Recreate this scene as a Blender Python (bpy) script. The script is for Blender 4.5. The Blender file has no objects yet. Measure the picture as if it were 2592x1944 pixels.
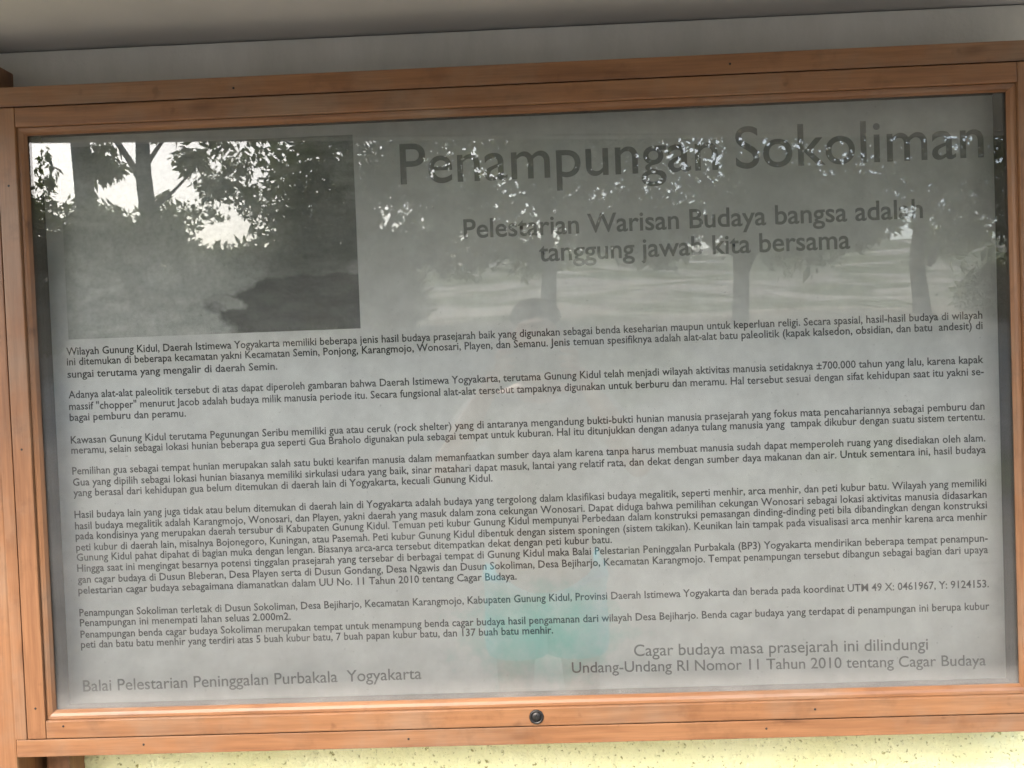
import bpy, bmesh, math, random
import numpy as np
from mathutils import Matrix, Vector

rng = np.random.default_rng(11)
random.seed(5)
scn = bpy.context.scene
col = scn.collection

# ------------------------------------------------------------ camera, sky, sun, exposure
cam_d = bpy.data.cameras.new('camera')
cam = bpy.data.objects.new('camera', cam_d)
col.objects.link(cam)
cam_d.sensor_width = 36.0
cam_d.lens = 18.0 / math.tan(math.radians(29.0))
cam_d.clip_start = 0.02
cam_d.clip_end = 600.0
cam.matrix_world = Matrix(((0.998927, 0.036802, 0.028121, 0.02426),
                           (0.027127, 0.027235, -0.999261, -1.1892),
                           (-0.037541, 0.998951, 0.026207, 1.45237),
                           (0, 0, 0, 1)))
scn.camera = cam

SUN_EL, SUN_AZ = 45.0, 205.0          # azimuth clockwise from +Y: the sun stands in front of the wall
world = bpy.data.worlds.new('World')
scn.world = world
world.use_nodes = True
wn = world.node_tree.nodes
bg = wn['Background']
sky = wn.new('ShaderNodeTexSky')
sky.sky_type = 'NISHITA'
sky.sun_disc = False
sky.sun_elevation = math.radians(SUN_EL)
sky.sun_rotation = math.radians(SUN_AZ)
sky.air_density = 1.0
sky.dust_density = 4.0
sky.ozone_density = 1.0
world.node_tree.links.new(sky.outputs[0], bg.inputs[0])
bg.inputs[1].default_value = 0.15
sd = bpy.data.lights.new('sun', 'SUN')
sun = bpy.data.objects.new('sun', sd)
col.objects.link(sun)
sd.energy = 0.6
sd.angle = math.radians(12.0)
sd.color = (1.0, 0.95, 0.87)
el, az = math.radians(SUN_EL), math.radians(SUN_AZ)
to_sun = Vector((math.sin(az) * math.cos(el), math.cos(az) * math.cos(el), math.sin(el)))
sun.rotation_euler = to_sun.to_track_quat('Z', 'Y').to_euler()
scn.view_settings.view_transform = 'Standard'
scn.view_settings.look = 'None'
scn.view_settings.exposure = 2.48
scn.view_settings.gamma = 1.0

# ------------------------------------------------------------ materials
def mat(name):
    m = bpy.data.materials.new(name)
    m.use_nodes = True
    nt = m.node_tree
    return m, nt, nt.nodes['Principled BSDF']

def N(nt, t, **kw):
    n = nt.nodes.new(t)
    for k, v in kw.items():
        setattr(n, k, v)
    return n

def ramp(nt, fac, stops):
    r = N(nt, 'ShaderNodeValToRGB')
    e = r.color_ramp.elements
    while len(e) < len(stops):
        e.new(0.5)
    for i, (p, c) in enumerate(stops):
        e[i].position = p
        e[i].color = (*c, 1)
    nt.links.new(fac, r.inputs[0])
    return r.outputs[0]

def noise(nt, vec, scale, detail=4, rough=0.55):
    n = N(nt, 'ShaderNodeTexNoise')
    n.inputs['Scale'].default_value = scale
    n.inputs['Detail'].default_value = detail
    n.inputs['Roughness'].default_value = rough
    if vec is not None:
        nt.links.new(vec, n.inputs['Vector'])
    return n.outputs[0]

def mix(nt, fac, a, b, mode='MIX'):
    n = N(nt, 'ShaderNodeMix', data_type='RGBA', blend_type=mode)
    if isinstance(fac, float):
        n.inputs[0].default_value = fac
    else:
        nt.links.new(fac, n.inputs[0])
    for i, v in ((6, a), (7, b)):
        if isinstance(v, tuple):
            n.inputs[i].default_value = (*v, 1)
        else:
            nt.links.new(v, n.inputs[i])
    return n.outputs[2]

def bump(nt, h, strength, dist, bsdf):
    b = N(nt, 'ShaderNodeBump')
    b.inputs['Strength'].default_value = strength
    b.inputs['Distance'].default_value = dist
    nt.links.new(h, b.inputs['Height'])
    nt.links.new(b.outputs[0], bsdf.inputs['Normal'])

def wood(name, axis, dark, mid, light, rough=0.42):
    m, nt, b = mat(name)
    tc = N(nt, 'ShaderNodeTexCoord')
    oi = N(nt, 'ShaderNodeObjectInfo')
    cmb = N(nt, 'ShaderNodeCombineXYZ')
    mul = N(nt, 'ShaderNodeMath', operation='MULTIPLY')
    mul.inputs[1].default_value = 37.0
    nt.links.new(oi.outputs['Random'], mul.inputs[0])
    for i in range(3):
        nt.links.new(mul.outputs[0], cmb.inputs[i])
    add = N(nt, 'ShaderNodeVectorMath', operation='ADD')
    nt.links.new(tc.outputs['Object'], add.inputs[0])
    nt.links.new(cmb.outputs[0], add.inputs[1])
    mp = N(nt, 'ShaderNodeMapping')
    s = [60.0, 60.0, 60.0]
    s[axis] = 3.0
    mp.inputs['Scale'].default_value = s
    g1 = noise(nt, mp.outputs[0], 1.0, 6, 0.6)
    mp2 = N(nt, 'ShaderNodeMapping')
    s2 = [420.0, 420.0, 420.0]
    s2[axis] = 14.0
    mp2.inputs['Scale'].default_value = s2
    nt.links.new(add.outputs[0], mp2.inputs['Vector'])
    g2 = noise(nt, mp2.outputs[0], 1.0, 3, 0.6)
    wv = N(nt, 'ShaderNodeTexNoise'); wv.inputs['Scale'].default_value = 7.0; wv.inputs['Detail'].default_value = 2
    nt.links.new(add.outputs[0], wv.inputs['Vector'])
    wd = N(nt, 'ShaderNodeVectorMath', operation='MULTIPLY_ADD')
    wd.inputs[1].default_value = (0.02, 0.02, 0.02)
    nt.links.new(wv.outputs['Color'], wd.inputs[0]); nt.links.new(add.outputs[0], wd.inputs[2])
    nt.links.new(wd.outputs[0], mp.inputs['Vector'])
    c = ramp(nt, g1, [(0.30, dark), (0.50, mid), (0.72, light)])
    # faded and worn patches, greyer than the varnish
    wp = noise(nt, add.outputs[0], 5.0, 5, 0.65)
    wm = ramp(nt, wp, [(0.48, (0, 0, 0)), (0.70, (0.55, 0.55, 0.55))])
    c = mix(nt, wm, c, (mid[0] * 0.92, mid[0] * 0.70, mid[0] * 0.50))
    # knots
    kv = N(nt, 'ShaderNodeMapping'); ks = [16.0, 16.0, 16.0]; ks[axis] = 5.0
    kv.inputs['Scale'].default_value = ks
    nt.links.new(wd.outputs[0], kv.inputs['Vector'])
    vo = N(nt, 'ShaderNodeTexVoronoi'); vo.inputs['Scale'].default_value = 1.0
    nt.links.new(kv.outputs[0], vo.inputs['Vector'])
    kn = ramp(nt, vo.outputs['Distance'], [(0.04, (0.35, 0.30, 0.26)), (0.12, (1, 1, 1))])
    c = mix(nt, 0.5, c, kn, 'MULTIPLY')
    # stains and scuffs
    st = noise(nt, add.outputs[0], 22.0, 6, 0.7)
    c = mix(nt, 0.38, c, ramp(nt, st, [(0.36, (0.62, 0.58, 0.54)), (0.46, (1, 1, 1))]), 'MULTIPLY')
    fine = ramp(nt, g2, [(0.35, (0.72, 0.70, 0.68)), (0.6, (1, 1, 1))])
    c = mix(nt, 0.6, c, fine, 'MULTIPLY')
    # small dents and old dirt
    d = noise(nt, add.outputs[0], 45.0, 2, 0.5)
    dd = ramp(nt, d, [(0.70, (1, 1, 1)), (0.78, (0.55, 0.5, 0.45))])
    c = mix(nt, 0.6, c, dd, 'MULTIPLY')
    nt.links.new(c, b.inputs['Base Color'])
    b.inputs['Roughness'].default_value = rough
    bump(nt, g2, 0.25, 0.0006, b)
    return m

WD = ((0.155, 0.066, 0.026), (0.220, 0.101, 0.043), (0.262, 0.129, 0.058))
M_wood_h = wood('varnished_wood_across', 0, *WD)
M_wood_v = wood('varnished_wood_upright', 2, *WD)
M_lining = wood('dark_stained_lining', 2, (0.05, 0.04, 0.03), (0.08, 0.065, 0.05), (0.11, 0.09, 0.07), 0.7)
M_leg = wood('weathered_leg_wood', 2, (0.10, 0.045, 0.02), (0.17, 0.08, 0.035), (0.22, 0.11, 0.05), 0.7)

# rough tyrolean plaster, pale yellow paint
M_wall, nt, b = mat('pale_yellow_rough_plaster')
tc = N(nt, 'ShaderNodeTexCoord')
n1 = noise(nt, tc.outputs['Object'], 170.0, 4, 0.6)
n2 = noise(nt, tc.outputs['Object'], 60.0, 2, 0.5)
n3 = noise(nt, tc.outputs['Object'], 9.0, 3, 0.5)
cw = ramp(nt, n3, [(0.3, (0.86, 0.84, 0.45)), (0.7, (0.92, 0.905, 0.55))])
pit = ramp(nt, n1, [(0.30, (0.35, 0.33, 0.15)), (0.40, (1, 1, 1))])
cw = mix(nt, 1.0, cw, pit, 'MULTIPLY')
nt.links.new(cw, b.inputs['Base Color'])
b.inputs['Roughness'].default_value = 0.9
ad = N(nt, 'ShaderNodeMath', operation='ADD')
nt.links.new(n1, ad.inputs[0]); nt.links.new(n2, ad.inputs[1])
bump(nt, ad.outputs[0], 0.8, 0.006, b)

# soffit boards: grey paint gone dull
M_soffit, nt, b = mat('dull_grey_soffit_paint')
tc = N(nt, 'ShaderNodeTexCoord')
n1 = noise(nt, tc.outputs['Object'], 3.0, 5, 0.6)
n2 = noise(nt, tc.outputs['Object'], 260.0, 2, 0.5)
c = ramp(nt, n1, [(0.3, (0.33, 0.328, 0.318)), (0.7, (0.41, 0.406, 0.395))])
nt.links.new(c, b.inputs['Base Color'])
b.inputs['Roughness'].default_value = 0.75
bump(nt, n2, 0.15, 0.001, b)

# printed sheet: pale faded print with soft blotches and a teal patch painted in for the reflection of the shorts
M_sheet, nt, b = mat('faded_printed_sheet')
tc = N(nt, 'ShaderNodeTexCoord')
n1 = noise(nt, tc.outputs['Object'], 7.0, 5, 0.6)
n2 = noise(nt, tc.outputs['Object'], 34.0, 4, 0.65)
c1 = ramp(nt, n1, [(0.30, (0.74, 0.74, 0.73)), (0.70, (0.90, 0.90, 0.885))])
c2 = ramp(nt, n2, [(0.35, (0.88, 0.88, 0.88)), (0.65, (1.0, 1.0, 1.0))])
c = mix(nt, 1.0, c1, c2, 'MULTIPLY')
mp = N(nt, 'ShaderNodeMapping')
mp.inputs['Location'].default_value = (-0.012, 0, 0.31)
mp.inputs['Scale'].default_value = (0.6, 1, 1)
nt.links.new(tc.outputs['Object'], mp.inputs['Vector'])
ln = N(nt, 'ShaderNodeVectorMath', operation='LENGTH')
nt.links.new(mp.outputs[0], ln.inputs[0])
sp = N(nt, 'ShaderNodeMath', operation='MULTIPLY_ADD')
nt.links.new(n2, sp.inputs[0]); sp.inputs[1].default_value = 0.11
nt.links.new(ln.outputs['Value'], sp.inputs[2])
teal_refl = ramp(nt, sp.outputs[0], [(0.06, (0.7, 0.7, 0.7)), (0.13, (0, 0, 0))])
c = mix(nt, teal_refl, c, (0.34, 0.74, 0.65))
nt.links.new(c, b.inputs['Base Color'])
b.inputs['Roughness'].default_value = 0.55

# printed picture of the stone field
M_pic, nt, b = mat('printed_picture_of_stones')
tc = N(nt, 'ShaderNodeTexCoord')
mp = N(nt, 'ShaderNodeMapping')
mp.inputs['Scale'].default_value = (9.0, 1.0, 34.0)
mp.inputs['Rotation'].default_value = (0, math.radians(14), 0)
nt.links.new(tc.outputs['Object'], mp.inputs['Vector'])
n1 = noise(nt, mp.outputs[0], 1.0, 6, 0.65)
base = ramp(nt, n1, [(0.33, (0.26, 0.27, 0.25)), (0.5, (0.50, 0.51, 0.49)), (0.7, (0.72, 0.72, 0.70))])
sx = N(nt, 'ShaderNodeSeparateXYZ')
nt.links.new(tc.outputs['Object'], sx.inputs[0])
wn_ = N(nt, 'ShaderNodeTexNoise'); wn_.inputs['Scale'].default_value = 11.0; wn_.inputs['Detail'].default_value = 6
nt.links.new(tc.outputs['Object'], wn_.inputs['Vector'])
wv = N(nt, 'ShaderNodeVectorMath', operation='MULTIPLY_ADD')
wv.inputs[1].default_value = (0.16, 0.0, 0.11)
nt.links.new(wn_.outputs['Color'], wv.inputs[0]); nt.links.new(tc.outputs['Object'], wv.inputs[2])
def blob(cx, cz, rx, rz, soft=0.35):
    m_ = N(nt, 'ShaderNodeMapping')
    m_.inputs['Location'].default_value = (-(cx + 0.08) / rx, 0, -(cz + 0.055) / rz)
    m_.inputs['Scale'].default_value = (1 / rx, 0, 1 / rz)
    nt.links.new(wv.outputs[0], m_.inputs['Vector'])
    l_ = N(nt, 'ShaderNodeVectorMath', operation='LENGTH')
    nt.links.new(m_.outputs[0], l_.inputs[0])
    return ramp(nt, l_.outputs['Value'], [(1.0 - soft, (1, 1, 1)), (1.0, (0, 0, 0))])
# local origin of the picture = its centre; it is 0.40 wide, 0.26 high
c = mix(nt, blob(0.12, 0.02, 0.13, 0.10), base, (0.13, 0.14, 0.13))
c = mix(nt, blob(-0.13, 0.0, 0.26, 0.22, 0.6), c, (0.84, 0.85, 0.83))
c = mix(nt, blob(0.135, -0.098, 0.145, 0.055, 0.12), c, (0.05, 0.052, 0.05))
c = mix(nt, blob(-0.085, -0.075, 0.08, 0.028, 0.4), c, (0.72, 0.72, 0.70))
c = mix(nt, blob(0.02, -0.085, 0.03, 0.012, 0.4), c, (0.60, 0.60, 0.58))
c = mix(nt, 0.25, c, base)
sm_ = N(nt, 'ShaderNodeMapping'); sm_.inputs['Scale'].default_value = (26, 1, 48)
nt.links.new(wv.outputs[0], sm_.inputs['Vector'])
vs_ = N(nt, 'ShaderNodeTexVoronoi'); vs_.inputs['Scale'].default_value = 1.0
nt.links.new(sm_.outputs[0], vs_.inputs['Vector'])
c = mix(nt, 0.35, c, ramp(nt, vs_.outputs['Distance'], [(0.15, (1.0, 1.0, 0.98)), (0.62, (0.50, 0.51, 0.50))]), 'MULTIPLY')
vf = noise(nt, tc.outputs['Object'], 150.0, 4, 0.7)
c = mix(nt, 0.6, c, ramp(nt, vf, [(0.35, (0.70, 0.72, 0.68)), (0.6, (1, 1, 1))]), 'MULTIPLY')
nt.links.new(c, b.inputs['Base Color'])
b.inputs['Roughness'].default_value = 0.5

M_ink, nt, b = mat('black_ink')
b.inputs['Base Color'].default_value = (0.012, 0.012, 0.013, 1)
b.inputs['Roughness'].default_value = 0.6
M_ink2, nt, b = mat('grey_heading_ink')
b.inputs['Base Color'].default_value = (0.30, 0.30, 0.295, 1)
b.inputs['Roughness'].default_value = 0.6
M_ink3, nt, b = mat('faded_grey_ink')
b.inputs['Base Color'].default_value = (0.17, 0.17, 0.17, 1)
b.inputs['Roughness'].default_value = 0.6

# clear window glass: mirror by Fresnel, straight-through otherwise
M_glass = bpy.data.materials.new('clear_window_glass')
M_glass.use_nodes = True
nt = M_glass.node_tree
nt.nodes.clear()
out = N(nt, 'ShaderNodeOutputMaterial')
fr = N(nt, 'ShaderNodeFresnel'); fr.inputs['IOR'].default_value = 1.66
tr = N(nt, 'ShaderNodeBsdfTransparent'); tr.inputs[0].default_value = (0.97, 0.985, 0.975, 1)
gl = N(nt, 'ShaderNodeBsdfGlossy'); gl.inputs['Roughness'].default_value = 0.0
mx = N(nt, 'ShaderNodeMixShader')
nt.links.new(fr.outputs[0], mx.inputs[0]); nt.links.new(tr.outputs[0], mx.inputs[1]); nt.links.new(gl.outputs[0], mx.inputs[2])
tc = N(nt, 'ShaderNodeTexCoord')
mp = N(nt, 'ShaderNodeMapping'); mp.inputs['Rotation'].default_value = (0, math.radians(35), 0); mp.inputs['Scale'].default_value = (3.0, 1.0, 9.0)
nt.links.new(tc.outputs['Object'], mp.inputs['Vector'])
dn = noise(nt, mp.outputs[0], 1.6, 6, 0.65)
df = N(nt, 'ShaderNodeBsdfDiffuse'); df.inputs[0].default_value = (0.72, 0.70, 0.66, 1)
dm = N(nt, 'ShaderNodeMapRange')
nt.links.new(dn, dm.inputs[0])
dm.inputs[1].default_value = 0.42; dm.inputs[2].default_value = 0.75; dm.inputs[3].default_value = 0.02; dm.inputs[4].default_value = 0.055
sz = N(nt, 'ShaderNodeSeparateXYZ'); nt.links.new(tc.outputs['Object'], sz.inputs[0])
lo = N(nt, 'ShaderNodeMapRange'); nt.links.new(sz.outputs['Z'], lo.inputs[0])
lo.inputs[1].default_value = -0.345; lo.inputs[2].default_value = -0.378; lo.inputs[3].default_value = 0.0; lo.inputs[4].default_value = 0.30
gn = noise(nt, tc.outputs['Object'], 26.0, 6, 0.7)
ed = N(nt, 'ShaderNodeMath', operation='MULTIPLY'); nt.links.new(lo.outputs[0], ed.inputs[0]); nt.links.new(gn, ed.inputs[1])
sn = noise(nt, tc.outputs['Object'], 240.0, 2, 0.5)
spk = N(nt, 'ShaderNodeMapRange'); nt.links.new(sn, spk.inputs[0])
spk.inputs[1].default_value = 0.72; spk.inputs[2].default_value = 0.78; spk.inputs[3].default_value = 0.0; spk.inputs[4].default_value = 0.16
s1 = N(nt, 'ShaderNodeMath', operation='ADD'); nt.links.new(dm.outputs[0], s1.inputs[0]); nt.links.new(ed.outputs[0], s1.inputs[1])
s2 = N(nt, 'ShaderNodeMath', operation='ADD'); nt.links.new(s1.outputs[0], s2.inputs[0]); nt.links.new(spk.outputs[0], s2.inputs[1])
mx2 = N(nt, 'ShaderNodeMixShader')
nt.links.new(s2.outputs[0], mx2.inputs[0]); nt.links.new(mx.outputs[0], mx2.inputs[1]); nt.links.new(df.outputs[0], mx2.inputs[2])
nt.links.new(mx2.outputs[0], out.inputs[0])

M_lock, nt, b = mat('tarnished_lock_metal')
b.inputs['Base Color'].default_value = (0.035, 0.033, 0.032, 1)
b.inputs['Metallic'].default_value = 0.7
b.inputs['Roughness'].default_value = 0.45
M_hole, nt, b = mat('dark_keyway')
b.inputs['Base Color'].default_value = (0.01, 0.01, 0.01, 1)

# sandy yard running into grass
M_ground, nt, b = mat('sandy_yard')
tc = N(nt, 'ShaderNodeTexCoord')
n1 = noise(nt, tc.outputs['Object'], 0.35, 5, 0.6)
n2 = noise(nt, tc.outputs['Object'], 6.0, 5, 0.65)
sand = ramp(nt, n2, [(0.3, (0.27, 0.25, 0.20)), (0.7, (0.42, 0.39, 0.32))])
earth = ramp(nt, n2, [(0.3, (0.14, 0.125, 0.10)), (0.7, (0.25, 0.225, 0.185))])
grass = ramp(nt, n2, [(0.3, (0.045, 0.065, 0.02)), (0.7, (0.12, 0.15, 0.05))])
sx = N(nt, 'ShaderNodeSeparateXYZ'); nt.links.new(tc.outputs['Object'], sx.inputs[0])
mr = N(nt, 'ShaderNodeMapRange')
nt.links.new(sx.outputs['Y'], mr.inputs[0])
mr.inputs[1].default_value = -5.0; mr.inputs[2].default_value = -26.0
mr.inputs[3].default_value = -0.14; mr.inputs[4].default_value = 0.02
ad = N(nt, 'ShaderNodeMath', operation='ADD'); nt.links.new(n1, ad.inputs[0]); nt.links.new(mr.outputs[0], ad.inputs[1])
gm = ramp(nt, ad.outputs[0], [(0.44, (0, 0, 0)), (0.52, (1, 1, 1))])
er = N(nt, 'ShaderNodeMapRange')
nt.links.new(sx.outputs['Y'], er.inputs[0])
er.inputs[1].default_value = -7.0; er.inputs[2].default_value = -13.0
sand = mix(nt, er.outputs[0], earth, sand)
c = mix(nt, gm, sand, grass)
nt.links.new(c, b.inputs['Base Color'])
b.inputs['Roughness'].default_value = 0.95
bump(nt, n2, 0.6, 0.03, b)

def leafmat(name, a, c_):
    m, nt, b = mat(name)
    tc = N(nt, 'ShaderNodeTexCoord')
    n_ = noise(nt, tc.outputs['Object'], 2.2, 3, 0.6)
    c = ramp(nt, n_, [(0.3, a), (0.7, c_)])
    nt.links.new(c, b.inputs['Base Color'])
    b.inputs['Roughness'].default_value = 0.5
    tl = N(nt, 'ShaderNodeBsdfTranslucent')
    nt.links.new(mix(nt, 1.0, c, (2.6, 2.4, 1.9), 'MULTIPLY'), tl.inputs[0])
    ms = N(nt, 'ShaderNodeMixShader')
    ms.inputs[0].default_value = 0.45
    nt.links.new(b.outputs[0], ms.inputs[1]); nt.links.new(tl.outputs[0], ms.inputs[2])
    nt.links.new(ms.outputs[0], nt.nodes['Material Output'].inputs[0])
    return m
M_leaf = [leafmat('dark_green_leaves', (0.035, 0.055, 0.018), (0.075, 0.10, 0.03)),
          leafmat('mid_green_leaves', (0.05, 0.075, 0.022), (0.10, 0.12, 0.035))]
M_bark, nt, b = mat('grey_brown_bark')
tc = N(nt, 'ShaderNodeTexCoord')
mp = N(nt, 'ShaderNodeMapping'); mp.inputs['Scale'].default_value = (14, 14, 2.5)
nt.links.new(tc.outputs['Object'], mp.inputs['Vector'])
n_ = noise(nt, mp.outputs[0], 1.0, 5, 0.6)
nt.links.new(ramp(nt, n_, [(0.3, (0.10, 0.09, 0.075)), (0.7, (0.24, 0.22, 0.185))]), b.inputs['Base Color'])
b.inputs['Roughness'].default_value = 0.9
bump(nt, n_, 0.6, 0.02, b)

# ------------------------------------------------------------ builders
def mesh_obj(name, me, m, parent=None, loc=(0, 0, 0)):
    o = bpy.data.objects.new(name, me)
    if m is not None and not me.materials:
        me.materials.append(m)
    col.objects.link(o)
    if parent is not None:
        o.parent = parent
    o.location = loc
    return o

def thing(name, label, cat, loc, group=None):
    o = bpy.data.objects.new(name, None)
    o.empty_display_size = 0.1
    col.objects.link(o)
    o.location = loc
    o['label'] = label
    o['category'] = cat
    if group:
        o['group'] = group
    return o

def prism(poly, a, b_, axis, bev=0.0012):
    """closed prism: poly in the two other axes (x,z order kept), from a to b_ along axis"""
    bm = bmesh.new()
    def P(u, v, t):
        return {0: (t, u, v), 1: (u, t, v), 2: (u, v, t)}[axis]
    va = [bm.verts.new(P(u, v, a)) for u, v in poly]
    vb = [bm.verts.new(P(u, v, b_)) for u, v in poly]
    bm.faces.new(va); bm.faces.new(vb[::-1])
    n = len(poly)
    for i in range(n):
        bm.faces.new((va[i], vb[i], vb[(i + 1) % n], va[(i + 1) % n]))
    bmesh.ops.recalc_face_normals(bm, faces=bm.faces)
    if bev:
        bmesh.ops.bevel(bm, geom=bm.edges[:], offset=bev, segments=2, affect='EDGES', profile=0.6)
    me = bpy.data.meshes.new('m')
    bm.to_mesh(me); bm.free()
    return me

def box(x0, x1, y0, y1, z0, z1, bev=0.0012):
    return prism([(x0, z0), (x1, z0), (x1, z1), (x0, z1)], y0, y1, 1, bev)

def part(name, me, m, parent):
    """mesh given in world coordinates; its origin is put at its own centre"""
    cs = np.array([v.co[:] for v in me.vertices])
    c = Vector(((cs.min(0) + cs.max(0)) / 2).tolist())
    me.transform(Matrix.Translation(-c))
    return mesh_obj(name, me, m, parent, c - parent_world(parent))

def parent_world(p):
    v = Vector((0, 0, 0))
    while p is not None:
        v += p.location
        p = p.parent
    return v

# ------------------------------------------------------------ wall, eave
WY = 0.090                              # front face of the wall
wall = mesh_obj('plaster_wall', box(-4.0, 0.86, WY, WY + 0.18, -0.3, 1.99, 0), M_wall)  # unseen right end cut short to let light in on the soffit
wall['label'] = 'pale yellow rough plaster wall behind and below the wooden display case'
wall['category'] = 'wall'
def smooth_noise(ny_, nx_, step):
    g_ = rng.random((ny_ // step + 3, nx_ // step + 3))
    yy, xx = np.mgrid[0:ny_, 0:nx_] / step
    i, j = yy.astype(int), xx.astype(int)
    fy_, fx_ = yy - i, xx - j
    fy_, fx_ = fy_ * fy_ * (3 - 2 * fy_), fx_ * fx_ * (3 - 2 * fx_)
    return (g_[i, j] * (1 - fx_) + g_[i, j + 1] * fx_) * (1 - fy_) + (g_[i + 1, j] * (1 - fx_) + g_[i + 1, j + 1] * fx_) * fy_
cny, cnx = 90, 800
hh = 0.5 * smooth_noise(cny, cnx, 3) + 0.9 * np.clip(smooth_noise(cny, cnx, 5) - 0.45, 0, 1) + 0.6 * smooth_noise(cny, cnx, 11) + 0.25 * rng.random((cny, cnx))
cz, cx_ = np.mgrid[0:cny, 0:cnx]
V_ = np.stack([-0.85 + cx_ * 1.7 / (cnx - 1), WY - 0.0008 - 0.0034 * hh, 0.80 + cz * 0.19 / (cny - 1)], 2).reshape(-1, 3)
ii = np.arange(cny * cnx).reshape(cny, cnx)
F_ = np.stack([ii[:-1, :-1].ravel(), ii[:-1, 1:].ravel(), ii[1:, 1:].ravel(), ii[1:, :-1].ravel()], 1)
me = bpy.data.meshes.new('m'); me.from_pydata(V_.tolist(), [], F_.tolist())
me.polygons.foreach_set('use_smooth', np.ones(len(me.polygons), bool))
mesh_obj('plaster_coat', me, M_wall, wall)

ZS = 1.900                              # underside of the eave
eave = thing('roof_eave', 'dull grey eave soffit overhanging the top of the display case', 'eave', (0, WY, ZS))
def slab(y_l, y_r, y_back, z0, z1, x0=-4.0, x1=1.15):
    poly = [(x0, y_back), (x1, y_back), (x1, y_r), (x0, y_l)]
    return prism(poly, z0, z1, 2, 0)
k = (-0.81 + 0.52) / (0.996 + 0.887)
fy = lambda x: -0.52 + k * (x + 0.887)
part('soffit_panel', slab(fy(-4.0), fy(1.15), WY - 0.003, ZS, ZS + 0.03), M_soffit, eave)
M_trim, nt, b = mat('grey_trim_paint')
tc = N(nt, 'ShaderNodeTexCoord')
mp = N(nt, 'ShaderNodeMapping'); mp.inputs['Scale'].default_value = (13.0, 13.0, 4.0)
nt.links.new(tc.outputs['Object'], mp.inputs['Vector'])
n1 = noise(nt, mp.outputs[0], 1.0, 6, 0.65)
bump(nt, noise(nt, tc.outputs['Object'], 180.0, 3, 0.6), 0.4, 0.002, b)
nt.links.new(ramp(nt, n1, [(0.3, (0.42, 0.415, 0.38)), (0.7, (0.53, 0.52, 0.485))]), b.inputs['Base Color'])
b.inputs['Roughness'].default_value = 0.8
beam = mesh_obj('ring_beam', box(-3.99, 0.90, WY - 0.022, WY - 0.0005, 1.829, ZS - 0.0015, 0.003), M_trim)
beam['label'] = 'flat grey painted beam face between the top of the display case and the eave'
beam['category'] = 'beam'
poly = [(-4.0, fy(-4.0) - 0.002), (1.15, fy(1.15) - 0.002), (1.15, fy(1.15) - 0.03), (-4.0, fy(-4.0) - 0.03)]
part('fascia_board', prism(poly, ZS - 0.004, ZS + 0.16, 2, 0.002), M_soffit, eave)
poly = [(-4.0, WY + 0.3), (1.2, WY + 0.3), (1.2, fy(1.2) - 0.06), (-4.0, fy(-4.0) - 0.06)]
part('roof_sheet', prism(poly, ZS + 0.164, ZS + 0.20, 2, 0.002), M_soffit, eave)

# ------------------------------------------------------------ display case
GX, GZ0, GZ1 = 0.625, 1.0145, 1.7655    # glass opening
BX, BZ0, BZ1 = 0.6345, 1.004, 1.7745    # outside of the glazing bead
DX, DZ0, DZ1 = 0.659, 0.9805, 1.7995    # outside of the door
CX, CZ0, CZ1 = 0.676, 0.956, 1.8265     # outside of the case
FY = -0.012                              # front plane
case = thing('display_case', 'wall-mounted wooden display case with a reflecting glass door and printed text sheet', 'display case', (0, WY, CZ0))
gap = 0.0016
# case body: rails run between the stiles
part('frame_rail', box(-CX + 0.0005, CX - 0.017, FY + 0.001, WY - 0.004, CZ0, DZ0 - gap), M_wood_h, case)
part('frame_rail', box(-CX + 0.0005, CX - 0.017, FY + 0.001, WY - 0.004, DZ1 + gap, CZ1), M_wood_h, case)
for s in (-1, 1):
    x0, x1 = sorted((s * (DX + gap), s * CX))
    part('frame_stile', box(x0, x1, FY, WY - 0.004, DZ0 - gap + 0.0006, DZ1 + gap - 0.0006), M_wood_v, case)
part('back_panel', box(-DX, DX, 0.060, WY - 0.006, DZ0, DZ1, 0), M_lining, case)
# lining between door and sheet
for s in (-1, 1):
    x0, x1 = sorted((s * 0.6375, s * (DX - 0.001)))
    part('lining_board', box(x0, x1, 0.0105, 0.0590, DZ0 + 0.001, DZ1 - 0.001, 0.0008), M_lining, case)
part('lining_board', box(-0.637, 0.637, 0.0105, 0.0590, DZ0 + 0.001, 1.0005, 0.0008), M_lining, case)
part('lining_board', box(-0.637, 0.637, 0.0105, 0.0590, 1.778, DZ1 - 0.001, 0.0008), M_lining, case)
# door frame, stiles full height, rails between, 0.5 mm joint
for s in (-1, 1):
    x0, x1 = sorted((s * BX, s * DX))
    part('door_stile', box(x0, x1, FY - 0.0012, 0.010, DZ0, DZ1, 0.0015), M_wood_v, case)
part('door_rail', box(-BX + 0.0004, BX - 0.0004, FY - 0.0008, 0.010, DZ0, BZ0, 0.0015), M_wood_h, case)
part('door_rail', box(-BX + 0.0004, BX - 0.0004, FY - 0.0008, 0.010, BZ1, DZ1, 0.0015), M_wood_h, case)
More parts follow.
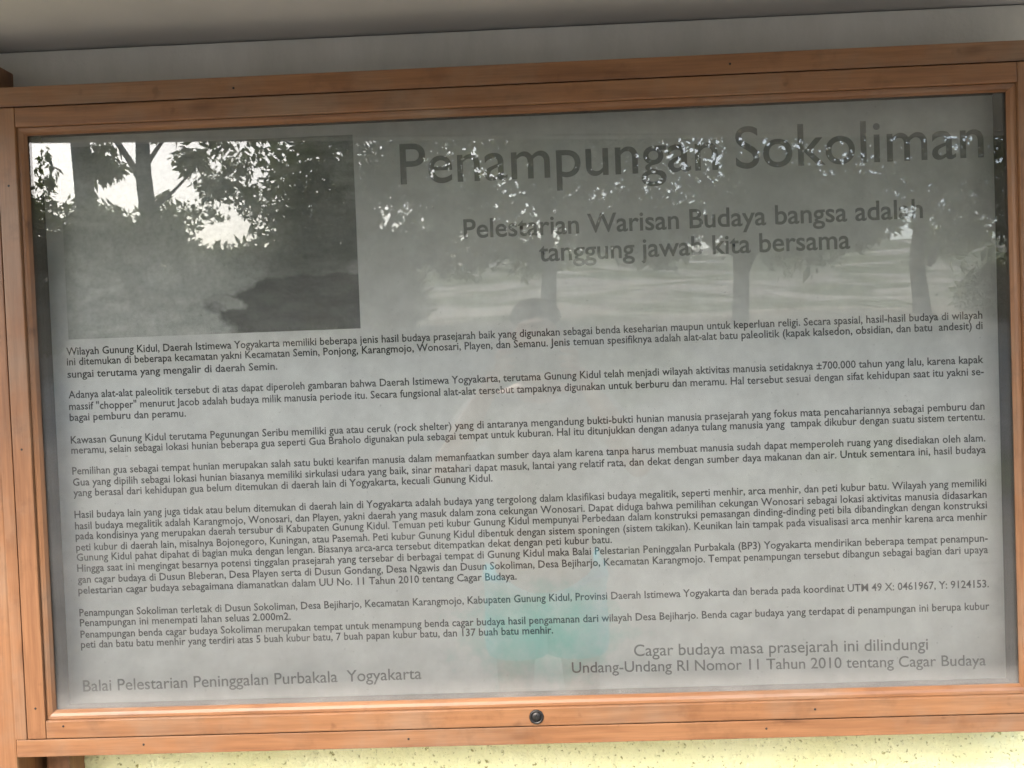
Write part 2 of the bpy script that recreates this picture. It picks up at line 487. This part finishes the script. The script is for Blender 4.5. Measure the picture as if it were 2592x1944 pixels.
# glazing beads: sloped, mitred
def bead(p0, p1, q0, q1):
    """outer edge p0-p1 (x,z), inner edge q0-q1: a quarter-round strip, mitred"""
    bm = bmesh.new()
    prof = [(0.0, -0.0085), (0.35, -0.0082), (0.7, -0.0065), (1.0, -0.0022), (1.0, -0.0006), (0.0, -0.0006)]
    rings = []
    for a, c_ in ((p0, q0), (p1, q1)):
        rings.append([bm.verts.new((a[0] + (c_[0] - a[0]) * t, y, a[1] + (c_[1] - a[1]) * t)) for t, y in prof])
    n = len(prof)
    for i in range(n):
        bm.faces.new((rings[0][i], rings[1][i], rings[1][(i + 1) % n], rings[0][(i + 1) % n]))
    bm.faces.new(rings[0]); bm.faces.new(rings[1][::-1])
    bmesh.ops.recalc_face_normals(bm, faces=bm.faces)
    me = bpy.data.meshes.new('m'); bm.to_mesh(me); bm.free()
    return me
e = 0.0006
ox, oz0, oz1 = BX - e, BZ0 + e, BZ1 - e
part('glazing_bead', bead((-ox, oz0), (ox, oz0), (-GX, GZ0), (GX, GZ0)), M_wood_h, case)
part('glazing_bead', bead((-ox, oz1), (ox, oz1), (-GX, GZ1), (GX, GZ1)), M_wood_h, case)
part('glazing_bead', bead((-ox, oz0), (-ox, oz1), (-GX, GZ0), (-GX, GZ1)), M_wood_v, case)
part('glazing_bead', bead((ox, oz0), (ox, oz1), (GX, GZ0), (GX, GZ1)), M_wood_v, case)
part('glass_pane', box(-0.6335, 0.6335, 0.0, 0.003, 1.0055, 1.7735, 0), M_glass, case)

# lock on the lower door rail
def disc_stack(cx, cz, prof, seg=40):
    bm = bmesh.new()
    rings = []
    for r, y in prof:
        rings.append([bm.verts.new((cx + r * math.cos(2 * math.pi * i / seg), y, cz + r * math.sin(2 * math.pi * i / seg))) for i in range(seg)])
    for a, c_ in zip(rings, rings[1:]):
        for i in range(seg):
            bm.faces.new((a[i], a[(i + 1) % seg], c_[(i + 1) % seg], c_[i]))
    bm.faces.new(rings[-1])
    bmesh.ops.recalc_face_normals(bm, faces=bm.faces)
    me = bpy.data.meshes.new('m'); bm.to_mesh(me); bm.free()
    for p in me.polygons:
        p.use_smooth = len(p.vertices) == 4
    return me
LX, LZ = 0.0065, 0.9925
yf = FY - 0.0008
lock = part('lock', disc_stack(LX, LZ, [(0.0093, yf + 0.001), (0.0093, yf - 0.0012), (0.0085, yf - 0.0022), (0.0070, yf - 0.0024), (0.0067, yf - 0.0008), (0.0060, yf - 0.0008), (0.0057, yf - 0.0018), (0.001, yf - 0.0019)]), M_lock, case)
part('keyway', box(LX - 0.0007, LX + 0.0007, yf - 0.0021, yf - 0.001, LZ - 0.0035, LZ + 0.003, 0), M_hole, lock)

for px_, pz_, py_ in ((-0.611, 0.9965, FY - 0.0008), (-0.507, 0.9690, FY + 0.001), (-0.16, 0.9672, FY + 0.001), (0.30, 0.9685, FY + 0.001), (0.362, 0.9925, FY - 0.0008), (-0.6465, 1.021, FY - 0.0012), (-0.647, 1.36, FY - 0.0012), (-0.6462, 1.70, FY - 0.0012), (0.648, 1.42, FY - 0.0012), (-0.35, 1.812, FY + 0.001), (0.28, 1.8135, FY + 0.001)):
    part('nail_head', disc_stack(px_, pz_, [(0.0015, py_ + 0.001), (0.0015, py_ - 0.0002), (0.001, py_ - 0.0004)], 10), M_lock, case)

# ------------------------------------------------------------ printed sheet and its writing
SY = 0.055
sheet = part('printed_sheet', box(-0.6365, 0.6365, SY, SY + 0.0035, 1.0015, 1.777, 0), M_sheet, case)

def text_mesh(body, x0, x1, z0, z1, bold, shear=0.0, sy=None, res=6):
    cu = bpy.data.curves.new('t', 'FONT')
    cu.body = body
    cu.size = 1.0
    cu.resolution_u = res
    cu.offset = bold
    cu.shear = shear
    ob = bpy.data.objects.new('t', cu)
    col.objects.link(ob)
    dg = bpy.context.evaluated_depsgraph_get()
    me = bpy.data.meshes.new_from_object(ob.evaluated_get(dg))
    bpy.data.objects.remove(ob)
    bpy.data.curves.remove(cu)
    n = len(me.vertices)
    co = np.empty(n * 3); me.vertices.foreach_get('co', co); co = co.reshape(n, 3)
    xa, xb = co[:, 0].min(), co[:, 0].max()
    s = (x1 - x0) / (xb - xa)
    sv = s if sy is None else sy
    X = x0 + (co[:, 0] - xa) * s
    Z = z0 + (z1 - z0) * (X - x0) / (x1 - x0) + co[:, 1] * sv
    out = np.stack([X, np.full(n, SY - 0.0004), Z], 1)
    me.vertices.foreach_set('co', out.ravel())
    me.materials.clear()
    me.update()
    return me, s

LINES = [
 (1.4815, 1, 'Wilayah Gunung Kidul, Daerah Istimewa Yogyakarta memiliki beberapa jenis hasil budaya prasejarah baik yang digunakan sebagai benda keseharian maupun untuk keperluan religi. Secara spasial, hasil-hasil budaya di wilayah'),
 (1.4675, 1, 'ini ditemukan di beberapa kecamatan yakni Kecamatan Semin, Ponjong, Karangmojo, Wonosari, Playen, dan Semanu. Jenis temuan spesifiknya adalah alat-alat batu paleolitik (kapak kalsedon, obsidian, dan batu  andesit) di'),
 (1.4505, -0.328, 'sungai terutama yang mengalir di daerah Semin.'),
 (1.4225, 1, 'Adanya alat-alat paleolitik tersebut di atas dapat diperoleh gambaran bahwa Daerah Istimewa Yogyakarta, terutama Gunung Kidul telah menjadi wilayah aktivitas manusia setidaknya ±700.000 tahun yang lalu, karena kapak'),
 (1.4065, 1, 'massif "chopper" menurut Jacob adalah budaya milik manusia periode itu. Secara fungsional alat-alat tersebut tampaknya digunakan untuk berburu dan meramu. Hal tersebut sesuai dengan sifat kehidupan saat itu yakni se-'),
 (1.3915, -0.4563, 'bagai pemburu dan peramu.'),
 (1.3605, 1, 'Kawasan Gunung Kidul terutama Pegunungan Seribu memiliki gua atau ceruk (rock shelter) yang di antaranya mengandung bukti-bukti hunian manusia prasejarah yang fokus mata pencahariannya sebagai pemburu dan'),
 (1.3465, 1, 'meramu, selain sebagai lokasi hunian beberapa gua seperti Gua Braholo digunakan pula sebagai tempat untuk kuburan. Hal itu ditunjukkan dengan adanya tulang manusia yang  tampak dikubur dengan suatu sistem tertentu.'),
 (1.3180, 1, 'Pemilihan gua sebagai tempat hunian merupakan salah satu bukti kearifan manusia dalam memanfaatkan sumber daya alam karena tanpa harus membuat manusia sudah dapat memperoleh ruang yang disediakan oleh alam.'),
 (1.3025, 1, 'Gua yang dipilih sebagai lokasi hunian biasanya memiliki sirkulasi udara yang baik, sinar matahari dapat masuk, lantai yang relatif rata, dan dekat dengan sumber daya makanan dan air. Untuk sementara ini, hasil budaya'),
 (1.2880, -0.0419, 'yang berasal dari kehidupan gua belum ditemukan di daerah lain di Yogyakarta, kecuali Gunung Kidul.'),
 (1.2580, 1, 'Hasil budaya lain yang juga tidak atau belum ditemukan di daerah lain di Yogyakarta adalah budaya yang tergolong dalam klasifikasi budaya megalitik, seperti menhir, arca menhir, dan peti kubur batu. Wilayah yang memiliki'),
 (1.2425, 1, 'hasil budaya megalitik adalah Karangmojo, Wonosari, dan Playen, yakni daerah yang masuk dalam zona cekungan Wonosari. Dapat diduga bahwa pemilihan cekungan Wonosari sebagai lokasi aktivitas manusia didasarkan'),
 (1.2285, 1, 'pada kondisinya yang merupakan daerah tersubur di Kabupaten Gunung Kidul. Temuan peti kubur Gunung Kidul mempunyai Perbedaan dalam konstruksi pemasangan dinding-dinding peti bila dibandingkan dengan konstruksi'),
 (1.2130, 1, 'peti kubur di daerah lain, misalnya Bojonegoro, Kuningan, atau Pasemah. Peti kubur Gunung Kidul dibentuk dengan sistem sponingen (sistem takikan). Keunikan lain tampak pada visualisasi arca menhir karena arca menhir'),
 (1.1990, 0.1162, 'Gunung Kidul pahat dipahat di bagian muka dengan lengan. Biasanya arca-arca tersebut ditempatkan dekat dengan peti kubur batu.'),
 (1.1840, 1, 'Hingga saat ini mengingat besarnya potensi tinggalan prasejarah yang tersebar di berbagai tempat di Gunung Kidul maka Balai Pelestarian Peninggalan Purbakala (BP3) Yogyakarta mendirikan beberapa tempat penampun-'),
 (1.1685, 1, 'gan cagar budaya di Dusun Bleberan, Desa Playen serta di Dusun Gondang, Desa Ngawis dan Dusun Sokoliman, Desa Bejiharjo, Kecamatan Karangmojo. Tempat penampungan tersebut dibangun sebagai bagian dari upaya'),
 (1.1535, -0.0142, 'pelestarian cagar budaya sebagaimana diamanatkan dalam UU No. 11 Tahun 2010 tentang Cagar Budaya.'),
 (1.1225, 1, 'Penampungan Sokoliman terletak di Dusun Sokoliman, Desa Bejiharjo, Kecamatan Karangmojo, Kabupaten Gunung Kidul, Provinsi Daerah Istimewa Yogyakarta dan berada pada koordinat UTM 49 X: 0461967, Y: 9124153.'),
 (1.1085, -0.3249, 'Penampungan ini menempati lahan seluas 2.000m2.'),
 (1.0925, 1, 'Penampungan benda cagar budaya Sokoliman merupakan tempat untuk menampung benda cagar budaya hasil pengamanan dari wilayah Desa Bejiharjo. Benda cagar budaya yang terdapat di penampungan ini berupa kubur'),
 (1.0785, 0.0325, 'peti dan batu batu menhir yang terdiri atas 5 buah kubur batu, 7 buah papan kubur batu, dan 137 buah batu menhir.'),
]
TX0, TX1 = -0.617, 0.6165
for z, xe, s in LINES:
    x1 = TX1 if xe == 1 else xe
    me, sc_ = text_mesh(s, TX0, x1, z, z + 0.0022 * (x1 - TX0) / 1.23, 0.016, 0.0, 0.0146, 2)
    part('text_line', me, M_ink, sheet)
for nm, s, x0, x1, z0, z1, m_, bold in (
    ('heading', 'Penampungan', -0.150, 0.2743, 1.6935, 1.6951, M_ink2, 0.004),
    ('heading', 'Sokoliman', 0.2980, 0.6235, 1.6953, 1.6965, M_ink2, 0.004),
    ('subheading', 'Pelestarian Warisan Budaya bangsa adalah', -0.068, 0.542, 1.6180, 1.6200, M_ink2, 0.014),
    ('subheading', 'tanggung jawab kita bersama', 0.032, 0.4455, 1.5830, 1.5835, M_ink2, 0.014),
    ('footer_line', 'Balai Pelestarian Peninggalan Purbakala  Yogyakarta', -0.617, -0.149, 1.0180, 1.0225, M_ink3, 0.006),
    ('footer_line', 'Cagar budaya masa prasejarah ini dilindungi', 0.1407, 0.534, 1.0455, 1.0430, M_ink3, 0.006),
    ('footer_line', 'Undang-Undang RI Nomor 11 Tahun 2010 tentang Cagar Budaya', 0.056, 0.610, 1.0250, 1.0195, M_ink3, 0.006)):
    me, sc_ = text_mesh(s, x0, x1, z0, z1, bold)
    part(nm, me, m_, sheet)
part('printed_picture', box(-0.6130, -0.2125, SY - 0.0005, SY - 0.0001, 1.5025, 1.7625, 0), M_pic, sheet)

# ------------------------------------------------------------ post beside the case, leg below it
post = mesh_obj('timber_post', box(-0.80, -0.6785, -0.006, WY - 0.003, -0.05, 1.870, 0.003), M_wood_v)
post['label'] = 'orange-brown timber post running down along the left side of the display case'
post['category'] = 'post'
leg = mesh_obj('wooden_batten', box(-0.668, -0.636, 0.045, WY - 0.003, -0.05, CZ0 - 0.002, 0.002), M_wood_v)
leg['label'] = 'brown batten in the shade under the lower left corner of the display case'
leg['category'] = 'batten'

# ------------------------------------------------------------ ground
def gz(x, y):
    d = np.clip((-y - 5.0) / 10.0, 0, 1)
    s = d * d * (3 - 2 * d)
    return 2.1 * s + np.clip(-y - 15.0, 0, 45) * 0.14 + 0.12 * s * np.sin(x * 0.35 + 1.0) + 0.08 * s * np.sin(x * 0.9 + y * 0.7)
nx, ny = 141, 161
gx = np.linspace(-90, 90, nx); gy = np.linspace(-120, 20, ny)
XX, YY = np.meshgrid(gx, gy)
ZZ = gz(XX, YY)
vs = np.stack([XX.ravel(), YY.ravel(), ZZ.ravel()], 1)
idx = np.arange(nx * ny).reshape(ny, nx)
fs = np.stack([idx[:-1, :-1].ravel(), idx[:-1, 1:].ravel(), idx[1:, 1:].ravel(), idx[1:, :-1].ravel()], 1)
me = bpy.data.meshes.new('ground')
me.from_pydata(vs.tolist(), [], fs.tolist())
ground = mesh_obj('ground', me, M_ground)
ground['kind'] = 'structure'
for p in me.polygons:
    p.use_smooth = True

# ------------------------------------------------------------ trees and shrubs across the yard (seen in the glass)
def tube_mesh(paths, seg=9):
    """paths: list of [(x,y,z,r), ...]"""
    V, F = [], []
    for path in paths:
        pts = np.array(path, float)
        # resample smoothly
        t = np.linspace(0, len(pts) - 1, (len(pts) - 1) * 4 + 1)
        q = np.stack([np.interp(t, np.arange(len(pts)), pts[:, i]) for i in range(4)], 1)
        q[1:-1, :3] = (q[:-2, :3] + 2 * q[1:-1, :3] + q[2:, :3]) / 4
        base = len(V)
        for i, p in enumerate(q):
            d = q[min(i + 1, len(q) - 1), :3] - q[max(i - 1, 0), :3]
            d /= np.linalg.norm(d) + 1e-9
            u = np.cross(d, (0.3, 1, 0.1)); u /= np.linalg.norm(u) + 1e-9
            w = np.cross(d, u)
            for k_ in range(seg):
                a = 2 * math.pi * k_ / seg
                r = p[3] * (1 + 0.08 * math.sin(3 * a + i))
                V.append(p[:3] + r * (math.cos(a) * u + math.sin(a) * w))
        n = len(q)
        for i in range(n - 1):
            for k_ in range(seg):
                F.append((base + i * seg + k_, base + i * seg + (k_ + 1) % seg, base + (i + 1) * seg + (k_ + 1) % seg, base + (i + 1) * seg + k_))
        F.append(tuple(base + k_ for k_ in range(seg))[::-1])
        F.append(tuple(base + (n - 1) * seg + k_ for k_ in range(seg)))
    me = bpy.data.meshes.new('m')
    me.from_pydata([tuple(v) for v in V], [], F)
    for p in me.polygons:
        p.use_smooth = True
    return me

def leaf_mesh(P, L, droop=0.4, ratio=0.42):
    """one folded four-vertex leaf at every point of P, length L (array)"""
    n = len(P)
    d = rng.normal(size=(n, 3)); d[:, 2] -= droop
    d /= np.linalg.norm(d, axis=1)[:, None]
    u = np.cross(d, rng.normal(size=(n, 3))); u /= np.linalg.norm(u, axis=1)[:, None] + 1e-9
    w = np.cross(d, u)
    L = L[:, None]
    a = P
    tip = P + d * L
    m1 = P + d * L * 0.45 + u * L * ratio * 0.5 + w * L * 0.10
    m2 = P + d * L * 0.45 - u * L * ratio * 0.5 + w * L * 0.10
    V = np.stack([a, m1, tip, m2], 1).reshape(-1, 3)
    me = bpy.data.meshes.new('m')
    me.vertices.add(4 * n); me.vertices.foreach_set('co', V.ravel())
    tri = np.arange(n)[:, None] * 4 + np.array([[0, 1, 2, 0, 2, 3]])
    me.loops.add(6 * n); me.loops.foreach_set('vertex_index', tri.ravel().astype(np.int32))
    me.polygons.add(2 * n)
    me.polygons.foreach_set('loop_start', np.arange(0, 6 * n, 3, dtype=np.int32))
    me.update(calc_edges=True)
    me.validate()
    return me

def clump_points(clumps):
    """clumps: (cx,cy,cz,rx,rz,n)"""
    out = []
    for cx, cy, cz, rx, rz, n in clumps:
        g = rng.normal(size=(n, 3))
        g /= np.linalg.norm(g, axis=1)[:, None] + 1e-9
        g *= (rng.random(n) ** 0.45)[:, None]
        out.append(np.stack([cx + g[:, 0] * rx, cy + g[:, 1] * rx, cz + g[:, 2] * rz], 1))
    return np.concatenate(out)

def tree(name, label, base, paths, clumps, leaf, mi, group=None, droop=0.4):
    t = thing(name, label, 'tree', base, group)
    off = Vector(base)
    me = tube_mesh(paths); me.transform(Matrix.Translation(-off))
    mesh_obj('trunk', me, M_bark, t)
    P = clump_points(clumps)
    me = leaf_mesh(P, leaf * np.clip(np.exp(rng.normal(-0.12, 0.38, len(P))), 0.35, 2.0), droop)
    me.transform(Matrix.Translation(-off))
    mesh_obj('crown', me, M_leaf[mi], t)
    return t

def scatter(x0, x1, y0, y1, z0, z1, k_, r0, r1, n, flat=0.7):
    res = []
    for _ in range(k_):
        r = rng.uniform(r0, r1)
        res.append((rng.uniform(x0, x1), rng.uniform(y0, y1), rng.uniform(z0, z1), r, r * flat, int(n * (r / r1) ** 2)))
    return res

G = lambda x, y: float(gz(np.array(x), np.array(y)))
# left trunk
y = -12.0
g = G(-6.4, y)
tree('tree', 'tall bare-stemmed tree reflected at the far left of the glass', (-6.40, y, g),
     [[(-6.40, y, g - 0.2, 0.17), (-6.39, y, 3.6, 0.14), (-6.42, y, 5.0, 0.125), (-6.5, y, 7.0, 0.10), (-6.2, y, 9.0, 0.05)],
      [(-6.45, y, 6.2, 0.06), (-7.3, y + .3, 7.4, 0.045), (-8.0, y + .4, 8.2, 0.02)], [(-6.48, y, 6.6, 0.06), (-5.7, y - .3, 7.6, 0.045), (-5.0, y, 8.4, 0.02)],
      [(-6.41, y, 5.0, 0.03), (-6.2, y, 4.85, 0.022), (-5.95, y, 4.62, 0.012)]],
     scatter(-8.2, -4.8, y - 1.4, y + 1.4, 6.6, 9.6, 26, 0.6, 1.0, 700) + [(-6.08, y, 4.44, 0.27, 0.19, 420), (-6.24, y + .1, 4.62, 0.16, 0.10, 90), (-6.1, y, 4.75, 0.3, 0.06, 60), (-6.95, y, 4.3, 0.16, 0.5, 130)],
     0.12, 0, droop=1.2)
# forked tree
g = G(-5.45, y)
tree('tree', 'forked tree with three stems reflected between the sky gaps at the left of the glass', (-5.45, y, g),
     [[(-5.43, y, g - 0.2, 0.14), (-5.47, y, 3.5, 0.115), (-5.52, y, 4.3, 0.11), (-5.50, y, 5.2, 0.075), (-5.3, y + .2, 7.0, 0.05), (-5.2, y, 8.4, 0.02)],
      [(-5.54, y, 4.2, 0.06), (-5.72, y, 4.52, 0.045), (-5.95, y, 4.9, 0.04), (-6.4, y - .2, 5.8, 0.03), (-6.6, y, 6.8, 0.015)],
      [(-5.55, y, 4.25, 0.035), (-5.60, y, 4.6, 0.03), (-5.57, y, 5.0, 0.028), (-5.7, y, 6.2, 0.015)],
      [(-5.50, y, 4.4, 0.035), (-5.25, y, 4.75, 0.028), (-5.0, y, 5.0, 0.022), (-4.4, y + .2, 5.4, 0.012)],
      [(-5.45, y, 3.75, 0.03), (-5.1, y, 4.05, 0.022), (-4.75, y - .1, 4.45, 0.014)]],
     scatter(-6.6, -4.0, y - 1.2, y + 1.2, 6.2, 8.8, 20, 0.5, 0.9, 620) +
     [(-4.83, y, 4.50, 0.25, 0.19, 330), (-4.48, y, 4.10, 0.27, 0.18, 420), (-5.1, y, 4.9, 0.25, 0.10, 90), (-4.45, y, 4.75, 0.26, 0.14, 140), (-4.15, y, 4.4, 0.22, 0.2, 190), (-4.0, y, 3.9, 0.25, 0.25, 240), (-5.35, y - .1, 3.95, 0.2, 0.08, 80), (-4.75, y, 3.75, 0.5, 0.16, 160), (-4.6, y, 4.45, 0.5, 0.35, 110)],
     0.11, 0, droop=0.9)
# broad trees to the right
spec = [(-2.6, -12.6, 0), (0.2, -13.2, 1), (3.0, -12.4, 0), (5.9, -13.0, 1), (8.9, -12.2, 0)]
names = ['broad dense tree reflected right of the printed picture', 'broad dense tree reflected behind the middle of the heading',
         'broad dense tree reflected behind the end of the heading', 'broad dense tree reflected at the right edge of the glass',
         'broad dense tree standing beyond the right edge of the glass']
for (tx, ty, mi), lb in zip(spec, names):
    g = G(tx, ty)
    hw = 1.15 if tx < -1 else 1.75
    br = []
    for a in range(6):
        th = a * 1.05 + tx
        br.append([(tx, ty, g + 1.4 + 0.15 * a, 0.07), (tx + 0.8 * math.cos(th), ty + 0.7 * math.sin(th), g + 2.2 + 0.2 * a, 0.05), (tx + 1.7 * math.cos(th), ty + 1.4 * math.sin(th), g + 2.9 + 0.3 * a, 0.02)])
    cl = scatter(tx - hw, tx + hw, ty - 1.3, ty + 1.3, 3.05, 6.6, int(34 * hw), 0.45, 0.85, 420, 0.75) + scatter(tx - hw, tx + hw, ty - 1.0, ty + 1.0, 3.0, 3.7, 11, 0.40, 0.60, 380, 0.6)
    tree('broad_tree', lb, (tx, ty, g),
         [[(tx, ty, g - 0.2, 0.14), (tx + 0.10 * math.sin(tx * 3), ty, g + 0.8, 0.11), (tx + 0.05, ty, g + 1.5, 0.10), (tx - 0.05, ty, g + 3.2, 0.07), (tx, ty, g + 4.6, 0.03)], [(tx + 0.08, ty, g + 0.7, 0.06), (tx + 0.35, ty + .1, g + 1.3, 0.05), (tx + 0.8, ty + .2, g + 2.2, 0.03)]] + br, cl, 0.145, mi)
# shrubs under the trees
sh = [(-8.2, -11.6, 0.9, 2.9), (-7.2, -11.8, 0.8, 2.75), (-6.4, -12.3, 0.75, 2.65), (-5.6, -12.4, 0.7, 2.6), (-4.8, -12.3, 0.7, 2.2), (-3.9, -12.0, 0.8, 1.85), (-7.7, -12.6, 0.9, 2.5), (-2.6, -13.0, 1.1, 1.35), (7.6, -13.2, 1.1, 1.1)]
for sx_, sy_, sr, shh in sh:
    g = G(sx_, sy_)
    t = thing('shrub', 'dense leafy shrub reflected low under the trees in the glass', 'shrub', (sx_, sy_, g), 'shrubs under the trees across the yard')
    P = clump_points(scatter(sx_ - sr * .65, sx_ + sr * .65, sy_ - .6, sy_ + .6, g + 0.2, g + shh - 0.4, 22, 0.30, 0.46, 420, 0.8))
    me = leaf_mesh(P, 0.12 * np.clip(np.exp(rng.normal(-0.12, 0.38, len(P))), 0.35, 2.0), 0.1)
    me.transform(Matrix.Translation(-Vector((sx_, sy_, g))))
    mesh_obj('foliage', me, M_leaf[0], t)
    me = tube_mesh([[(sx_, sy_, g - .1, .04), (sx_ + .2, sy_, g + shh * .3, .03), (sx_ + .35, sy_, g + shh * .55, .015)], [(sx_, sy_, g - .1, .04), (sx_ - .25, sy_ + .1, g + shh * .3, .03), (sx_ - .4, sy_, g + shh * .55, .015)]])
    me.transform(Matrix.Translation(-Vector((sx_, sy_, g))))
    mesh_obj('stem', me, M_bark, t)

# ------------------------------------------------------------ the photographer, seen faintly in the glass
def plain(name, c_, rough=0.7, fab=0.0):
    m, nt, b = mat(name)
    tc = N(nt, 'ShaderNodeTexCoord')
    n_ = noise(nt, tc.outputs['Object'], 30.0 if fab else 9.0, 4, 0.6)
    nt.links.new(ramp(nt, n_, [(0.3, tuple(v * 0.85 for v in c_)), (0.7, c_)]), b.inputs['Base Color'])
    b.inputs['Roughness'].default_value = rough
    return m
M_skin = plain('tan_skin', (0.36, 0.20, 0.125), 0.5)
M_shirt = plain('grey_shirt', (0.30, 0.29, 0.27), 0.9, 1)
M_shorts = plain('teal_shorts', (0.05, 0.52, 0.62), 0.8, 1)
M_hair = plain('black_hair', (0.02, 0.017, 0.015), 0.9)
M_hair.node_tree.nodes['Principled BSDF'].inputs['Specular IOR Level'].default_value = 0.1
M_phone = plain('black_phone', (0.02, 0.02, 0.022), 0.3)
M_eye = plain('dark_eye', (0.05, 0.035, 0.03), 0.2)

def skin(V, E, R, root, sub=2):
    me = bpy.data.meshes.new('s')
    me.from_pydata(V, E, [])
    o = bpy.data.objects.new('s', me)
    col.objects.link(o)
    o.modifiers.new('k', 'SKIN').use_smooth_shade = True
    sv = me.skin_vertices[0].data if me.skin_vertices else None
    if sv is None:
        bpy.context.view_layer.objects.active = o
        bm = bmesh.new(); bm.from_mesh(me); bm.verts.layers.skin.verify(); bm.to_mesh(me); bm.free()
        sv = me.skin_vertices[0].data
    for i, q in enumerate(R):
        sv[i].radius = q if isinstance(q, tuple) else (q, q)
        sv[i].use_root = (i == root)
    sm = o.modifiers.new('b', 'SUBSURF'); sm.levels = sub; sm.render_levels = sub
    dg = bpy.context.evaluated_depsgraph_get()
    out = bpy.data.meshes.new_from_object(o.evaluated_get(dg))
    bpy.data.objects.remove(o); bpy.data.meshes.remove(me)
    for p in out.polygons:
        p.use_smooth = True
    return out

def joined(ms):
    bm = bmesh.new()
    for m_ in ms:
        bm.from_mesh(m_)
    out = bpy.data.meshes.new('m'); bm.to_mesh(out); bm.free()
    for p in out.polygons:
        p.use_smooth = True
    return out

def cut_hem(me, z):
    bm = bmesh.new(); bm.from_mesh(me)
    bmesh.ops.bisect_plane(bm, geom=bm.verts[:] + bm.edges[:] + bm.faces[:], plane_co=(0, 0, z), plane_no=(0, 0, 1), clear_inner=True)
    bm.to_mesh(me); bm.free()
    return me

PX, PY = 0.024, -1.50
who = thing('person', 'person in a grey shirt and teal shorts holding up a phone, facing the glass', 'person', (PX, PY, 0))
sh_, el_, wr_ = (0.165, 0.0, 1.31), (0.285, 0.13, 1.13), (0.125, 0.265, 1.385)
V = [(0, 0, .87), (0, 0, 1.02), (0, .005, 1.19), (0, 0, 1.30), (0, .015, 1.385), (0, .035, 1.44), (0, .045, 1.51), (0, .035, 1.575)]
E_ = [(i, i + 1) for i in range(7)]
R = [(.135, .10), (.12, .09), (.14, .10), (.12, .085), .048, .058, (.072, .088), (.062, .075)]
for sg in (-1, 1):
    b0 = len(V)
    V += [(sg * sh_[0], sh_[1], sh_[2]), (sg * el_[0], el_[1], el_[2]), (sg * (el_[0] + wr_[0]) / 2, .2, 1.26), (sg * wr_[0], wr_[1], wr_[2]), (sg * .105, .288, 1.425)]
    E_ += [(3, b0), (b0, b0 + 1), (b0 + 1, b0 + 2), (b0 + 2, b0 + 3), (b0 + 3, b0 + 4)]
    R += [.052, .040, .036, (.026, .022), (.030, .016)]
    b1 = len(V)
    V += [(sg * .085, 0, .83), (sg * .098, .02, .46), (sg * .10, -.02, .08), (sg * .108, .06, .035), (sg * .112, .14, .025)]
    E_ += [(0, b1), (b1, b1 + 1), (b1 + 1, b1 + 2), (b1 + 2, b1 + 3), (b1 + 3, b1 + 4)]
    R += [.082, .052, .036, .036, .025]
meshes = [skin(V, E_, R, 0)]
for sg in (-1, 1):
    for k_, (dz, ln_) in enumerate(((.034, .070), (.014, .078), (-.006, .074), (-.024, .060))):
        zb = 1.437 + dz
        meshes.append(skin([(sg * .103, .290, 1.43 + dz * .6), (sg * .098, .309, zb), (sg * (.098 - ln_ * .28), .3185, zb + .002), (sg * (.098 - ln_ * .55), .3175, zb + .003)], [(0, 1), (1, 2), (2, 3)], [.010, .0095, .0085, .007], 0, 1))
    meshes.append(skin([(sg * .108, .282, 1.43), (sg * .090, .276, 1.447), (sg * .062, .288, 1.452), (sg * .045, .291, 1.455)], [(0, 1), (1, 2), (2, 3)], [.013, .012, .0105, .008], 0, 1))
    meshes.append(skin([(sg * .070, .035, 1.535), (sg * .080, .030, 1.515), (sg * .072, .036, 1.485)], [(0, 1), (1, 2)], [(.012, .008), (.012, .007), (.009, .007)], 0, 1))
meshes.append(skin([(0, .118, 1.525), (0, .136, 1.492), (0, .126, 1.483)], [(0, 1), (1, 2)], [.008, .012, .008], 0, 1))
meshes.append(skin([(-.022, .118, 1.458), (0, .126, 1.459), (.022, .118, 1.458)], [(0, 1), (1, 2)], [.005, .008, .005], 0, 1))
mesh_obj('body', joined(meshes), M_skin, who)
for sg in (-1, 1):
    mesh_obj('eye', skin([(sg * .028, .118, 1.523), (sg * .034, .116, 1.523)], [(0, 1)], [.008, .008], 0, 1), M_eye, who)
mesh_obj('hair', joined([skin([(0, .02, 1.54), (0, .005, 1.585), (0, .03, 1.61)], [(0, 1), (1, 2)], [(.080, .088), (.086, .092), (.062, .070)], 0, 2),
                         skin([(0, -.02, 1.53), (0, -.03, 1.46)], [(0, 1)], [(.072, .06), (.055, .04)], 0, 2)]), M_hair, who)
V = [(0, 0, .93), (0, 0, 1.04), (0, .005, 1.19), (0, 0, 1.30), (0, .01, 1.35)]
E_ = [(i, i + 1) for i in range(4)]
R = [(.158, .118), (.142, .11), (.158, .118), (.138, .10), (.075, .065)]
for sg in (-1, 1):
    b0 = len(V)
    V += [(sg * sh_[0], sh_[1], sh_[2]), (sg * .235, .075, 1.215)]
    E_ += [(3, b0), (b0, b0 + 1)]
    R += [.066, .062]
mesh_obj('shirt', cut_hem(skin(V, E_, R, 0), 0.885), M_shirt, who)
V = [(0, 0, .90)]; E_ = []; R = [(.146, .11)]
for sg in (-1, 1):
    b1 = len(V)
    V += [(sg * .075, 0, .80), (sg * .088, .01, .54)]
    E_ += [(0, b1), (b1, b1 + 1)]
    R += [.112, .108]
mesh_obj('shorts', cut_hem(skin(V, E_, R, 0), 0.60), M_shorts, who)
phone = thing('phone', 'black phone held up sideways in both hands by the person facing the glass', 'phone', (PX, -1.1985, 1.452))
mesh_obj('phone_body', prism([(-.074, -.037), (.074, -.037), (.074, .037), (-.074, .037)], -.0045, .0045, 1, 0.003), M_phone, phone)

scn.cycles.max_bounces = 10
scn.cycles.transparent_max_bounces = 16
